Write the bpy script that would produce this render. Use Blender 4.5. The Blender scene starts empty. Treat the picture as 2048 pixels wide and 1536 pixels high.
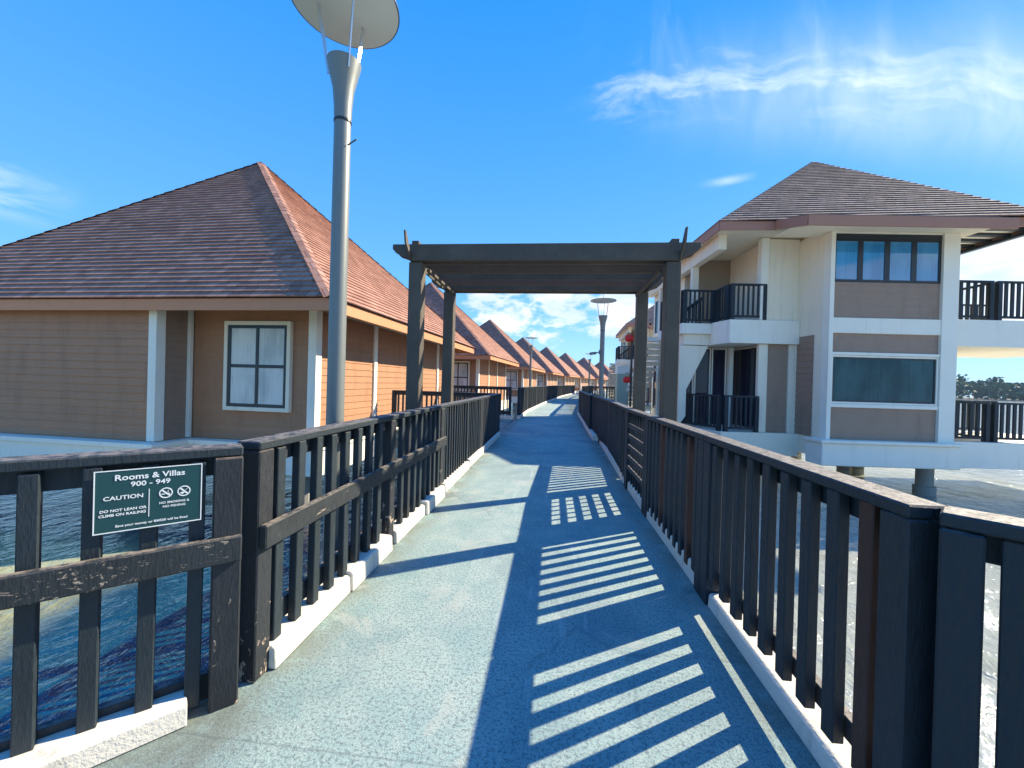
import bpy, bmesh, math, random
from mathutils import Vector, Matrix
random.seed(7)
R = math.radians
S = bpy.context.scene
COL = S.collection

# ---------------------------------------------------------------- camera
YAW, PITCH, ROLL = R(5.78), R(-0.29), R(1.6)
cam = bpy.data.cameras.new('camera'); camo = bpy.data.objects.new('camera', cam); COL.objects.link(camo)
cam.sensor_width = 36; cam.lens = 36*800/2048; cam.clip_start = 0.05; cam.clip_end = 9000
fwd = Vector((-math.sin(YAW)*math.cos(PITCH), math.cos(YAW)*math.cos(PITCH), math.sin(PITCH)))
r0 = Vector((math.cos(YAW), math.sin(YAW), 0)); u0 = r0.cross(fwd)
rr = r0*math.cos(ROLL)+u0*math.sin(ROLL); uu = u0*math.cos(ROLL)-r0*math.sin(ROLL)
m = Matrix((rr, uu, -fwd)).transposed().to_4x4(); m.translation = Vector((0, 0, 1.5))
camo.matrix_world = m
S.camera = camo

# ---------------------------------------------------------------- sun, sky, exposure
SUN_AZ, SUN_EL = R(58.5), R(35.5)            # azimuth clockwise from +Y
sd = Vector((math.sin(SUN_AZ)*math.cos(SUN_EL), math.cos(SUN_AZ)*math.cos(SUN_EL), math.sin(SUN_EL)))
sl = bpy.data.lights.new('sun', 'SUN'); sl.energy = 4.8; sl.angle = R(0.5); sl.color = (1.0, 0.86, 0.64)
so = bpy.data.objects.new('sun', sl); COL.objects.link(so)
so.rotation_euler = (-sd).to_track_quat('-Z', 'Y').to_euler()
S.view_settings.view_transform = 'Standard'; S.view_settings.look = 'None'
S.view_settings.exposure = 1.2; S.view_settings.gamma = 1; S.view_settings.use_curve_mapping = False
try: S.cycles.max_bounces = 8
except Exception: pass

class NT:
    """tiny node-tree helper"""
    def __init__(s, tree): s.t = tree; s.n = tree.nodes; s.l = tree.links
    def new(s, kind, **kw):
        n = s.n.new(kind)
        for k, v in kw.items(): setattr(n, k, v)
        return n
    def put(s, sock, v):
        if hasattr(v, 'is_output') or isinstance(v, bpy.types.NodeSocket): s.l.new(v, sock)
        else: sock.default_value = v
    def math(s, op, a, b=0.0, c=0.0, clamp=False):
        n = s.new('ShaderNodeMath', operation=op, use_clamp=clamp)
        s.put(n.inputs[0], a); s.put(n.inputs[1], b); s.put(n.inputs[2], c); return n.outputs[0]
    def mix(s, f, a, b, blend='MIX'):
        n = s.new('ShaderNodeMix', data_type='RGBA', blend_type=blend)
        s.put(n.inputs[0], f)
        s.put(n.inputs[6], a if not isinstance(a, tuple) else (*a[:3], 1)); s.put(n.inputs[7], b if not isinstance(b, tuple) else (*b[:3], 1))
        return n.outputs[2]
    def noise(s, vec, scale, detail=4, rough=.55, dist=0.0, out=0):
        n = s.new('ShaderNodeTexNoise'); s.l.new(vec, n.inputs['Vector'])
        n.inputs['Scale'].default_value = scale; n.inputs['Detail'].default_value = detail
        n.inputs['Roughness'].default_value = rough; n.inputs['Distortion'].default_value = dist
        return n.outputs[out]
    def mapping(s, vec, scale=(1, 1, 1), rot=(0, 0, 0), loc=(0, 0, 0)):
        n = s.new('ShaderNodeMapping'); s.l.new(vec, n.inputs[0])
        n.inputs['Scale'].default_value = scale; n.inputs['Rotation'].default_value = rot; n.inputs['Location'].default_value = loc
        return n.outputs[0]
    def ramp(s, v, lo, hi, a=0.0, b=1.0, smooth=True):
        n = s.new('ShaderNodeMapRange', interpolation_type='SMOOTHSTEP' if smooth else 'LINEAR'); n.clamp = True
        s.put(n.inputs[0], v); n.inputs[1].default_value = lo; n.inputs[2].default_value = hi
        n.inputs[3].default_value = a; n.inputs[4].default_value = b
        return n.outputs[0]
    def bump(s, h, strength, dist, normal=None):
        n = s.new('ShaderNodeBump'); s.l.new(h, n.inputs['Height'])
        n.inputs['Strength'].default_value = strength; n.inputs['Distance'].default_value = dist
        if normal: s.l.new(normal, n.inputs['Normal'])
        return n.outputs[0]

W = bpy.data.worlds.new('World'); S.world = W; W.use_nodes = True
w = NT(W.node_tree); w.n.clear()
out = w.new('ShaderNodeOutputWorld'); bg = w.new('ShaderNodeBackground'); w.l.new(bg.outputs[0], out.inputs[0])
sky = w.new('ShaderNodeTexSky', sky_type='NISHITA'); sky.sun_disc = False
sky.sun_elevation = SUN_EL; sky.sun_rotation = SUN_AZ
sky.altitude = 0; sky.air_density = 1.0; sky.dust_density = 0.4; sky.ozone_density = 2.5
tc = w.new('ShaderNodeTexCoord'); D = tc.outputs['Generated']
sep = w.new('ShaderNodeSeparateXYZ'); w.l.new(D, sep.inputs[0]); dx, dy, dz = sep.outputs
hs = w.new('ShaderNodeHueSaturation'); w.l.new(sky.outputs[0], hs.inputs['Color'])
hs.inputs['Hue'].default_value = 0.495; hs.inputs['Saturation'].default_value = 1.42; hs.inputs['Value'].default_value = 1.0
skyc = w.mix(1.0, hs.outputs[0], (0.80, 0.98, 1.22), 'MULTIPLY')
grad = w.mix(w.math('POWER', w.ramp(dz, -.02, .80, smooth=False), .48), (1.3, 2.75, 3.6), (.03, .90, 3.3))
skyc = w.mix(.92, skyc, grad)
az = w.math('ARCTAN2', dx, dy)                       # 0 along the walkway, positive to the right
el = w.math('ARCSINE', dz)
def comb(x, y, z=0.0):
    n = w.new('ShaderNodeCombineXYZ'); w.put(n.inputs[0], x); w.put(n.inputs[1], y); w.put(n.inputs[2], z); return n.outputs[0]
def band(v, c, hw):   # soft bump around c
    d = w.math('DIVIDE', w.math('ABSOLUTE', w.math('SUBTRACT', v, c)), hw)
    return w.ramp(d, 0.0, 1.0, 1.0, 0.0)
# low cumulus near the horizon
n1 = w.noise(comb(az, w.math('MULTIPLY', el, 1.9)), 9.0, 7, .58, .25)
n1b = w.noise(comb(az, w.math('MULTIPLY', el, 1.6), 4.0), 3.2, 3, .5)
mk = w.math('MULTIPLY', w.ramp(el, R(2.0), R(8.5)), w.ramp(el, R(11.5), R(17.0), 1, 0))
mk = w.math('MULTIPLY', mk, w.math('ADD', w.ramp(az, R(-26), R(-8)), w.ramp(az, R(24), R(42), 0, .5)))
cum = w.ramp(w.math('ADD', w.math('ADD', n1, w.math('MULTIPLY', n1b, .5)), w.math('MULTIPLY', mk, .30)), .965, 1.10)
cum = w.math('MULTIPLY', cum, w.ramp(mk, 0.02, .35))
# thin veil close to the horizon
veil = w.math('MULTIPLY', w.ramp(el, R(-1), R(13), 1, 0), .42)
# cirrus band: high right, fine streaks along it with hooks rising from it
da = w.math('SUBTRACT', az, R(22))
line = w.math('ADD', R(33.6), w.math('ADD', w.math('MULTIPLY', da, -0.2), w.math('MULTIPLY', w.math('MULTIPLY', da, da), -0.35)))
wob = w.math('MULTIPLY', w.math('SUBTRACT', w.noise(comb(az, 0.0, 9.0), 5.0, 4), .5), .07)
eld = w.math('SUBTRACT', el, w.math('ADD', line, wob))
warp = w.math('MULTIPLY', w.math('SUBTRACT', w.noise(comb(az, el, 6.0), 3.0, 4), .5), .22)
st = w.noise(comb(w.math('MULTIPLY', w.math('ADD', az, warp), 2.2), w.math('MULTIPLY', w.math('ADD', eld, w.math('MULTIPLY', warp, .5)), 9.0), 1.0), 2.6, 7, .58, .3)
core = w.math('MULTIPLY', band(eld, 0.0, R(4.5)), w.ramp(st, .44, .70))
hair = w.noise(w.mapping(comb(w.math('ADD', az, warp), el, 3.0), (6.0, 2.0, 1), (0, 0, R(55))), 1.9, 7, .60, .5)
wisps = w.math('MULTIPLY', w.math('MULTIPLY', band(eld, R(4.5), R(13)), w.ramp(hair, .50, .85)), .16)
azm = w.math('MULTIPLY', w.ramp(az, R(-1), R(9)), w.ramp(az, R(34), R(60), .9, .6))
broad = w.math('MULTIPLY', w.math('MULTIPLY', band(eld, R(-.5), R(7.5)), w.ramp(az, R(8), R(40))), w.ramp(hair, .2, .7, .22, .55))
cir = w.math('MULTIPLY', w.math('ADD', w.math('ADD', w.math('MULTIPLY', core, .45), wisps), broad), azm, clamp=True)
# small streaks: over the left roof and one alone mid right
lw = w.math('MULTIPLY', w.math('MULTIPLY', band(az, R(-60), R(8)), band(el, R(15.5), R(3.6))), w.ramp(w.noise(comb(az, w.math('MULTIPLY', el, 3.0), 5.0), 8.0, 6, .6, .6), .35, .7))
ls = w.math('MULTIPLY', w.math('MULTIPLY', band(az, R(21.6), R(4.0)), band(el, R(24.6), R(.7))), w.ramp(st, .2, .7, .05, .45))
cir = w.math('ADD', cir, w.math('ADD', w.math('MULTIPLY', lw, .7), ls), clamp=True)
sh = w.ramp(w.noise(comb(az, w.math('MULTIPLY', el, 1.9), .6), 14.0, 4), .35, .7)
cumc = w.mix(sh, (2.5, 2.95, 3.5), (3.6, 3.75, 4.0))
c = w.mix(veil, skyc, (2.2, 3.2, 3.85))
c = w.mix(cir, c, (3.3, 3.7, 4.1))
c = w.mix(w.math('MULTIPLY', cum, .92), c, cumc)
w.l.new(c, bg.inputs[0]); bg.inputs[1].default_value = 0.148

# ---------------------------------------------------------------- materials
def mat(name, base, rough=.7, build=None, metallic=0.0, spec=.5):
    m = bpy.data.materials.new(name); m.use_nodes = True
    t = NT(m.node_tree); p = t.n['Principled BSDF']
    p.inputs['Base Color'].default_value = (*base, 1); p.inputs['Roughness'].default_value = rough
    p.inputs['Metallic'].default_value = metallic; p.inputs['Specular IOR Level'].default_value = spec
    if build: build(t, p)
    return m
def oc(t, k='Object'): return t.new('ShaderNodeTexCoord').outputs[k]
def world_pos(t): return t.new('ShaderNodeNewGeometry').outputs['Position']

def wood_nodes(base, worn, chips=0.0, tops=.5, chipmap=(2.5, 2.5, 4), low=0.0):
    def b(t, p):
        v = oc(t); wp = world_pos(t)
        geo = t.new('ShaderNodeNewGeometry'); sp = t.new('ShaderNodeSeparateXYZ'); t.l.new(geo.outputs['Normal'], sp.inputs[0])
        rnd = t.new('ShaderNodeObjectInfo').outputs['Random']
        gr = t.noise(t.mapping(wp, (14, 14, 3.5)), 6, 6, .65)
        big = t.noise(wp, 2.3, 4)
        c = t.mix(t.ramp(gr, .35, .75), base, tuple(x*1.6 for x in base))
        c = t.mix(t.math('MULTIPLY', t.ramp(big, .45, .7), .35), c, tuple(min(1, x*2.2+.004) for x in base))
        c = t.mix(t.math('MULTIPLY', t.ramp(rnd, .85, 1.0), .3), c, (base[0]*3.0+.01, base[1]*1.6, base[2]*1.2))
        # weathered upper faces
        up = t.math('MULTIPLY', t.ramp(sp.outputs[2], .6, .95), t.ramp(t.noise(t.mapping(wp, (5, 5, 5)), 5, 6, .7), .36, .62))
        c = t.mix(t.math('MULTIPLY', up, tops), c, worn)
        # scratches and flaked paint
        sc = t.noise(t.mapping(wp, chipmap), 4.5, 8, .70, .9)
        ln = t.noise(wp, 2.6, 2)
        hz_ = t.new('ShaderNodeSeparateXYZ'); t.l.new(wp, hz_.inputs[0])
        lo = t.math('MULTIPLY', t.ramp(hz_.outputs[2], .10, .75, 1, 0), low)
        f = t.ramp(t.math('ADD', t.math('ADD', sc, t.math('MULTIPLY', ln, .35)), lo), .98-chips, 1.0-chips)
        c = t.mix(f, c, t.mix(t.noise(wp, 40, 2), (.50, .44, .36), (.26, .17, .11)))
        t.l.new(c, p.inputs['Base Color'])
        t.l.new(t.ramp(gr, .2, .8, .48, .80), p.inputs['Roughness'])
        t.l.new(t.bump(t.math('ADD', gr, t.math('MULTIPLY', f, -.6)), .7, .005), p.inputs['Normal'])
    return b
BLK = (.008, .016, .022)
M = {}
M['rail'] = mat('dark_painted_timber', BLK, .5, wood_nodes(BLK, (.20, .18, .165), .0, .9))
M['rail_mid'] = mat('weathered_mid_rail', BLK, .5, wood_nodes((.013, .017, .020), (.26, .22, .17), .165, .9, (9, 1.6, 14)))
M['rail_worn'] = mat('flaking_timber', BLK, .5, wood_nodes((.011, .014, .018), (.26, .19, .14), .125, .9, (4, 4, 3), .10))
M['rail_red'] = mat('red_brown_timber', (.05, .016, .010), .5, wood_nodes((.040, .014, .009), (.16, .12, .10), .02))
M['pergola'] = mat('pergola_timber', (.03, .027, .018), .5, wood_nodes((.064, .052, .037), (.13, .12, .10), -.05, .6))

def deckb(t, p):
    v = world_pos(t)
    big = t.noise(v, .55, 5, .6); mid = t.noise(v, 3.1, 6, .65, .4); fine = t.noise(v, 150, 3, .75); agg = t.noise(v, 62, 5, .8)
    c = t.mix(t.ramp(mid, .3, .7), (.225, .35, .335), (.345, .44, .40))
    c = t.mix(t.math('MULTIPLY', t.ramp(big, .46, .62), .6), c, (.17, .25, .26))
    c = t.mix(t.math('MULTIPLY', t.ramp(agg, .50, .57), .72), c, (.085, .125, .14))
    c = t.mix(t.math('MULTIPLY', t.ramp(fine, .57, .66), .8), c, (.60, .60, .54))
    c = t.mix(t.math('MULTIPLY', t.ramp(fine, .40, .33), .85), c, (.05, .07, .08))
    # long worn streaks down the middle and a dark stained strip at the sides
    sp = t.new('ShaderNodeSeparateXYZ'); t.l.new(v, sp.inputs[0])
    st = t.noise(t.mapping(v, (9, .8, 1)), 1.6, 5, .6)
    mid_ = t.ramp(t.math('ABSOLUTE', t.math('ADD', sp.outputs[0], .1)), .15, .8, 1, 0)
    c = t.mix(t.math('MULTIPLY', t.math('MULTIPLY', t.ramp(st, .55, .72), mid_), .35), c, (.60, .62, .60))
    spot = t.ramp(t.noise(v, 7.5, 2), .74, .77)
    c = t.mix(t.math('MULTIPLY', spot, .7), c, (.03, .04, .045))
    edge = t.ramp(t.math('ABSOLUTE', t.math('ADD', sp.outputs[0], .12)), .95, 1.28)
    c = t.mix(t.math('MULTIPLY', t.math('MULTIPLY', edge, t.ramp(mid, .33, .58)), .8), c, (.12, .14, .115))
    jn = t.math('FRACT', t.math('DIVIDE', t.math('ADD', sp.outputs[1], t.math('MULTIPLY', mid, .02)), 3.05))
    jl = t.ramp(t.math('ABSOLUTE', t.math('SUBTRACT', jn, .5)), .0005, .0024, 1, 0)
    c = t.mix(t.math('MULTIPLY', jl, .35), c, (.07, .09, .095))
    pt_ = t.ramp(t.noise(v, 1.15, 6, .7, .6), .56, .60)
    c = t.mix(t.math('MULTIPLY', pt_, .38), c, (.40, .42, .37))
    # hairline cracks
    vo = t.new('ShaderNodeTexVoronoi', feature='DISTANCE_TO_EDGE'); vo.inputs['Scale'].default_value = .55
    t.l.new(t.mapping(t.mix(.12, v, t.noise(v, 3, 4, out=1)), (1, .6, 1)), vo.inputs['Vector'])
    cr = t.math('MULTIPLY', t.ramp(vo.outputs['Distance'], .0015, .006, 1, 0), t.ramp(big, .4, .55))
    c = t.mix(t.math('MULTIPLY', cr, .22), c, (.05, .065, .07))
    t.l.new(c, p.inputs['Base Color']); p.inputs['Roughness'].default_value = .82
    h = t.math('ADD', t.math('MULTIPLY', agg, .6), t.math('MULTIPLY', fine, .5))
    t.l.new(t.bump(h, .9, .007), p.inputs['Normal'])
M['deck'] = mat('painted_concrete_deck', (.3, .4, .42), .8, deckb)

def stucco(base, dirt=.25, bumpy=.15, stain=(.25, .24, .20)):
    def b(t, p):
        v = oc(t)
        n = t.noise(v, 1.4, 5, .6); f = t.noise(v, 60, 3, .6)
        dr = t.noise(t.mapping(v, (3.0, 3.0, .25)), 1.5, 5, .65)
        c = t.mix(t.math('MULTIPLY', t.ramp(n, .35, .75), .16), base, tuple(x*.75 for x in base))
        c = t.mix(t.math('MULTIPLY', t.ramp(dr, .52, .78), dirt), c, stain)
        t.l.new(c, p.inputs['Base Color']); t.l.new(t.bump(f, bumpy, .004), p.inputs['Normal'])
    return b
M['kerb'] = mat('white_painted_kerb', (.62, .60, .53), .8, stucco((.68, .64, .55), .75, 1.0, (.27, .25, .20)))
M['white'] = mat('white_painted_render', (.72, .72, .66), .75, stucco((.90, .86, .72), .30, stain=(.42, .39, .30)))
M['cream'] = mat('cream_painted_render', (.68, .62, .46), .8, stucco((.88, .80, .62), .28, stain=(.42, .37, .27)))
M['tan'] = mat('tan_painted_wall', (.34, .26, .18), .8, stucco((.36, .28, .20), .15))
M['concrete'] = mat('grey_concrete_pile', (.30, .30, .27), .85, stucco((.30, .30, .27), .6, .4, (.09, .09, .075)))
M['fascia'] = mat('terracotta_painted_fascia', (.44, .17, .075), .6, stucco((.60, .26, .125), .22, .05, (.28, .12, .07)))
M['fascia_dull'] = mat('faded_brown_fascia', (.30, .15, .10), .65, stucco((.43, .20, .125), .15, .05, (.2, .11, .08)))
M['soffit'] = mat('beige_eave_lining', (.5, .42, .30), .8, stucco((.50, .44, .34), .2))  # plain beige lining under the villa eaves

def siding_nodes(base, var=.22):
    def b(t, p):
        v = oc(t); sp = t.new('ShaderNodeSeparateXYZ'); t.l.new(v, sp.inputs[0])
        row = t.math('FLOOR', t.math('DIVIDE', sp.outputs[2], .165))
        wn = t.new('ShaderNodeTexWhiteNoise', noise_dimensions='1D'); t.l.new(row, wn.inputs['W'])
        gr = t.noise(t.mapping(v, (1.5, 1.5, 30)), 4, 5, .6)
        st = t.noise(t.mapping(v, (2.2, 2.2, .5)), 1.3, 5, .6)
        c = t.mix(t.ramp(gr, .3, .75), tuple(x*.86 for x in base), tuple(x*1.08 for x in base))
        c = t.mix(t.math('MULTIPLY', wn.outputs['Value'], var), c, tuple(x*.72 for x in base))
        c = t.mix(t.math('MULTIPLY', t.ramp(st, .48, .74), .45), c, tuple(x*.52 for x in base))
        t.l.new(c, p.inputs['Base Color']); t.l.new(t.bump(gr, .2, .003), p.inputs['Normal'])
    return b
M['siding'] = mat('brown_lap_siding', (.32, .15, .08), .62, siding_nodes((.43, .215, .112)))
M['siding_grey'] = mat('taupe_lap_siding', (.22, .155, .13), .65, siding_nodes((.35, .24, .17), .06))

def shingle(lo, mid, hi):
    def b(t, p):
        uv = t.new('ShaderNodeUVMap').outputs[0]; sp = t.new('ShaderNodeSeparateXYZ'); t.l.new(uv, sp.inputs[0])
        row = t.math('FLOOR', sp.outputs[1])                      # v counts courses
        wr = t.new('ShaderNodeTexWhiteNoise', noise_dimensions='1D'); t.l.new(row, wr.inputs['W'])
        u = t.math('ADD', t.math('MULTIPLY', sp.outputs[0], 4.2), t.math('MULTIPLY', wr.outputs['Value'], 7.0))
        cell = t.math('FLOOR', u)
        cc = t.new('ShaderNodeCombineXYZ'); t.l.new(cell, cc.inputs[0]); t.l.new(row, cc.inputs[1])
        wt = t.new('ShaderNodeTexWhiteNoise', noise_dimensions='2D'); t.l.new(cc.outputs[0], wt.inputs['Vector'])
        fu = t.math('FRACT', u); fv = t.math('FRACT', sp.outputs[1])
        v = oc(t); n = t.noise(v, .7, 5, .6); g = t.noise(v, 70, 2, .7)
        c = t.mix(wt.outputs['Value'], lo, hi); c = t.mix(.35, c, mid)
        c = t.mix(t.math('MULTIPLY', t.ramp(n, .4, .7), .4), c, tuple(x*.62 for x in mid))
        c = t.mix(t.ramp(g, .3, .7, 0, .35), c, tuple(x*1.5 for x in mid))
        gap = t.ramp(t.math('ABSOLUTE', t.math('SUBTRACT', fu, .5)), .45, .495)
        c = t.mix(t.math('MULTIPLY', gap, .55), c, tuple(x*.35 for x in lo))
        # each tab a little thicker or thinner than its neighbour
        h = t.math('ADD', t.math('MULTIPLY', wt.outputs['Value'], .7), t.math('MULTIPLY', gap, -.8))
        t.l.new(c, p.inputs['Base Color'])
        t.l.new(t.bump(t.math('ADD', h, t.math('MULTIPLY', g, .25)), .7, .010), p.inputs['Normal'])
    return b
M['shingle'] = mat('brown_asphalt_shingle', (.2, .12, .09), .9, shingle((.185, .095, .070), (.34, .185, .138), (.50, .30, .225)), spec=.25)
M['shingle_grey'] = mat('grey_brown_shingle', (.17, .13, .12), .9, shingle((.12, .095, .095), (.22, .17, .155), (.42, .30, .25)), spec=.25)
M['metal'] = mat('galvanised_lamp_metal', (.40, .42, .42), .42, stucco((.19, .21, .20), .45, .05, (.12, .13, .12)), metallic=.2)
M['strut'] = mat('brushed_steel', (.62, .63, .65), .3, metallic=.8)
M['disc'] = mat('white_lamp_disc', (.74, .76, .72), .5, stucco((.66, .70, .66), .1, .03))
M['frame'] = mat('dark_window_frame', (.012, .02, .028), .35)
def glassb(base, c2, sp_=.6):
    def b(t, p):
        v = oc(t); n = t.noise(t.mapping(v, (1.2, 1.2, .5)), 1.1, 3)
        fo = t.noise(t.mapping(v, (26, 26, .6)), 1.0, 2)
        t.l.new(t.mix(t.ramp(t.math('ADD', n, t.math('MULTIPLY', fo, .3)), .5, .75), base, c2), p.inputs['Base Color'])
        p.inputs['Roughness'].default_value = .03; p.inputs['Specular IOR Level'].default_value = sp_
    return b
M['curtain'] = mat('glass_over_white_blind', (.55, .58, .55), .7, glassb((.40, .43, .41), (.66, .67, .62)))
M['skyglass'] = mat('sky_reflection_glass', (.03, .13, .22), .2, glassb((.02, .20, .42), (.05, .28, .52), .9))  # reflected sky put into the pane colour as blue
M['tealglass'] = mat('dark_teal_glass', (.02, .06, .07), .2, glassb((.010, .045, .055), (.03, .09, .10), .35))
M['darkglass'] = mat('dark_door_glass', (.02, .018, .03), .15, glassb((.012, .016, .035), (.03, .026, .045), .4))
M['sign'] = mat('dark_green_sign_panel', (.006, .055, .060), .35)
M['letter'] = mat('white_sign_lettering', (.80, .82, .80), .5)
M['red'] = mat('red_lantern_fabric', (.70, .015, .012), .55)
M['gold'] = mat('gold_tassel', (.6, .35, .05), .5)
M['greenbox'] = mat('pale_green_cabinet_paint', (.40, .47, .36), .6, stucco((.40, .47, .37), .2))
M['plastic'] = mat('dark_outdoor_plastic', (.018, .02, .03), .45)
M['cctv'] = mat('grey_camera_housing', (.12, .13, .15), .4)

def waterb(t, p):
    v = world_pos(t)
    dp = t.noise(v, .11, 4, .6); d2 = t.noise(v, .9, 4, .6)
    c = t.mix(t.ramp(dp, .35, .68), (.31, .34, .30), (.43, .44, .37))  # paled so the colour carries the bright sky reflected on the right
    c = t.mix(t.math('MULTIPLY', t.ramp(d2, .5, .75), .5), c, (.10, .115, .075))
    sx = t.new('ShaderNodeSeparateXYZ'); t.l.new(v, sx.inputs[0])
    c = t.mix(t.ramp(t.math('ADD', sx.outputs[0], t.math('MULTIPLY', d2, 1.5)), -1.5, 3.0), (.002, .042, .088), c)     # blue of the reflected sky put into the left water's colour
    villa_refl = t.ramp(t.math('ADD', sx.outputs[0], t.math('MULTIPLY', t.noise(t.mapping(v, (.5, 1, 1)), .8, 4), 2.4)), -6.2, -4.6, 1, 0)
    c = t.mix(t.math('MULTIPLY', villa_refl, t.ramp(t.math('ADD', sx.outputs[1], d2), 6.5, 8.5, 1, 0)), c, (.33, .33, .17))      # yellow-green reflection of the villa painted into the colour
    t.l.new(c, p.inputs['Base Color'])
    p.inputs['Roughness'].default_value = .07; p.inputs['IOR'].default_value = 1.6; p.inputs['Specular IOR Level'].default_value = .75
    a = t.noise(t.mapping(v, (1, .62, 1), (0, 0, R(-35))), 1.9, 5, .6, .5)
    b_ = t.noise(t.mapping(v, (1, .55, 1), (0, 0, R(-48))), 6.5, 4, .6, .7)
    c_ = t.noise(v, .45, 3, .5)
    h = t.math('ADD', t.math('ADD', t.math('MULTIPLY', a, .8), t.math('MULTIPLY', b_, .26)), t.math('MULTIPLY', c_, 1.2))
    t.l.new(t.bump(h, 1.0, .14), p.inputs['Normal'])
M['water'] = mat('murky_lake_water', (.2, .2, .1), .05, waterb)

def leafb(t, p):
    v = oc(t); n = t.noise(v, .12, 4); n2 = t.noise(v, .9, 3)
    c = t.mix(t.ramp(n, .35, .65), (.030, .062, .030), (.060, .105, .040))
    c = t.mix(t.ramp(n2, .4, .7, 0, .5), c, (.085, .12, .045))
    t.l.new(c, p.inputs['Base Color']); p.inputs['Specular IOR Level'].default_value = .1
M['leaf'] = mat('mangrove_leaves', (.05, .09, .04), .7, leafb)
M['bark'] = mat('mangrove_bark', (.09, .07, .055), .9)

# ---------------------------------------------------------------- mesh helpers
class MB:
    def __init__(s): s.v = []; s.f = []; s.uv = None
    def quad(s, *p):
        i = len(s.v); s.v += [tuple(q) for q in p]; s.f.append(tuple(range(i, i+len(p)))); return s
    def box(s, a, b):
        (x0, y0, z0), (x1, y1, z1) = a, b
        x0, x1 = min(x0, x1), max(x0, x1); y0, y1 = min(y0, y1), max(y0, y1); z0, z1 = min(z0, z1), max(z0, z1)
        i = len(s.v)
        s.v += [(x0, y0, z0), (x1, y0, z0), (x1, y1, z0), (x0, y1, z0), (x0, y0, z1), (x1, y0, z1), (x1, y1, z1), (x0, y1, z1)]
        s.f += [tuple(i+k for k in q) for q in ((0, 3, 2, 1), (4, 5, 6, 7), (0, 1, 5, 4), (1, 2, 6, 5), (2, 3, 7, 6), (3, 0, 4, 7))]
        return s
    def prism(s, poly, z0, z1):                      # poly = ccw (x,y)
        n = len(poly); i = len(s.v)
        s.v += [(x, y, z0) for x, y in poly]+[(x, y, z1) for x, y in poly]
        s.f.append(tuple(i+k for k in reversed(range(n)))); s.f.append(tuple(i+n+k for k in range(n)))
        for k in range(n): s.f.append((i+k, i+(k+1) % n, i+n+(k+1) % n, i+n+k))
        return s
    def slabxz(s, poly, y0, y1):                     # poly in (x,z), extruded along y
        n = len(poly); i = len(s.v)
        s.v += [(x, y0, z) for x, z in poly]+[(x, y1, z) for x, z in poly]
        s.f.append(tuple(i+k for k in range(n))); s.f.append(tuple(i+n+k for k in reversed(range(n))))
        for k in range(n): s.f.append((i+(k+1) % n, i+k, i+n+k, i+n+(k+1) % n))
        return s
    def slabyz(s, poly, x0, x1):
        n = len(poly); i = len(s.v)
        s.v += [(x0, y, z) for y, z in poly]+[(x1, y, z) for y, z in poly]
        s.f.append(tuple(i+k for k in reversed(range(n)))); s.f.append(tuple(i+n+k for k in range(n)))
        for k in range(n): s.f.append((i+k, i+(k+1) % n, i+n+(k+1) % n, i+n+k))
        return s
    def bar(s, a, b, w, h, up=(0, 0, 1)):            # rectangular bar from a to b
        a, b = Vector(a), Vector(b); d = (b-a).normalized(); u = Vector(up)
        sx = d.cross(u).normalized(); sy = sx.cross(d)
        i = len(s.v)
        for q in (a, b):
            for ex, ey in ((-1, -1), (1, -1), (1, 1), (-1, 1)): s.v.append(tuple(q+sx*ex*w/2+sy*ey*h/2))
        s.f += [tuple(i+k for k in q) for q in ((0, 1, 2, 3), (7, 6, 5, 4), (0, 4, 5, 1), (1, 5, 6, 2), (2, 6, 7, 3), (3, 7, 4, 0))]
        return s
    def lathe(s, prof, n=28, c=(0, 0)):
        i = len(s.v)
        for r, z in prof:
            for k in range(n):
                a = 2*math.pi*k/n; s.v.append((c[0]+r*math.cos(a), c[1]+r*math.sin(a), z))
        for j in range(len(prof)-1):
            for k in range(n):
                s.f.append((i+j*n+k, i+j*n+(k+1) % n, i+(j+1)*n+(k+1) % n, i+(j+1)*n+k))
        s.f.append(tuple(i+k for k in reversed(range(n)))); s.f.append(tuple(i+(len(prof)-1)*n+k for k in range(n)))
        return s
    def mesh(s, name, mt, bevel=0.0, smooth=False):
        me = bpy.data.meshes.new(name); me.from_pydata(s.v, [], s.f)
        if s.uv:
            ul = me.uv_layers.new(name='UVMap')
            for li, uv in enumerate(s.uv): ul.data[li].uv = uv
        bm = bmesh.new(); bm.from_mesh(me)
        if not s.uv: bmesh.ops.recalc_face_normals(bm, faces=bm.faces)
        if bevel: bmesh.ops.bevel(bm, geom=list(bm.edges), offset=bevel, segments=1, affect='EDGES')
        bm.to_mesh(me); bm.free()
        if smooth: me.shade_smooth() if hasattr(me, 'shade_smooth') else [setattr(p, 'use_smooth', True) for p in me.polygons]
        me.materials.append(mt); return me
    def build(s, name, mt, parent=None, bevel=0.0, smooth=False, loc=None, label=None):
        o = bpy.data.objects.new(name, s.mesh(name, mt, bevel, smooth)); COL.objects.link(o)
        if parent: o.parent = parent
        if loc: o.location = loc
        if label: o['label'] = label
        return o
def smooth_by_angle(o, a=35):
    me = o.data
    for p in me.polygons: p.use_smooth = True
    try: me.set_sharp_from_angle(angle=R(a))
    except Exception: pass
    return o
def tag(o, label=None, cat=None, group=None, kind=None):
    if label: o['label'] = label
    if cat: o['category'] = cat
    if group: o['group'] = group
    if kind: o['kind'] = kind
    return o
def empty(name, loc=(0, 0, 0), rz=0.0):
    o = bpy.data.objects.new(name, None); COL.objects.link(o); o.location = loc; o.rotation_euler = (0, 0, rz); o.empty_display_size = .2; return o
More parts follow.
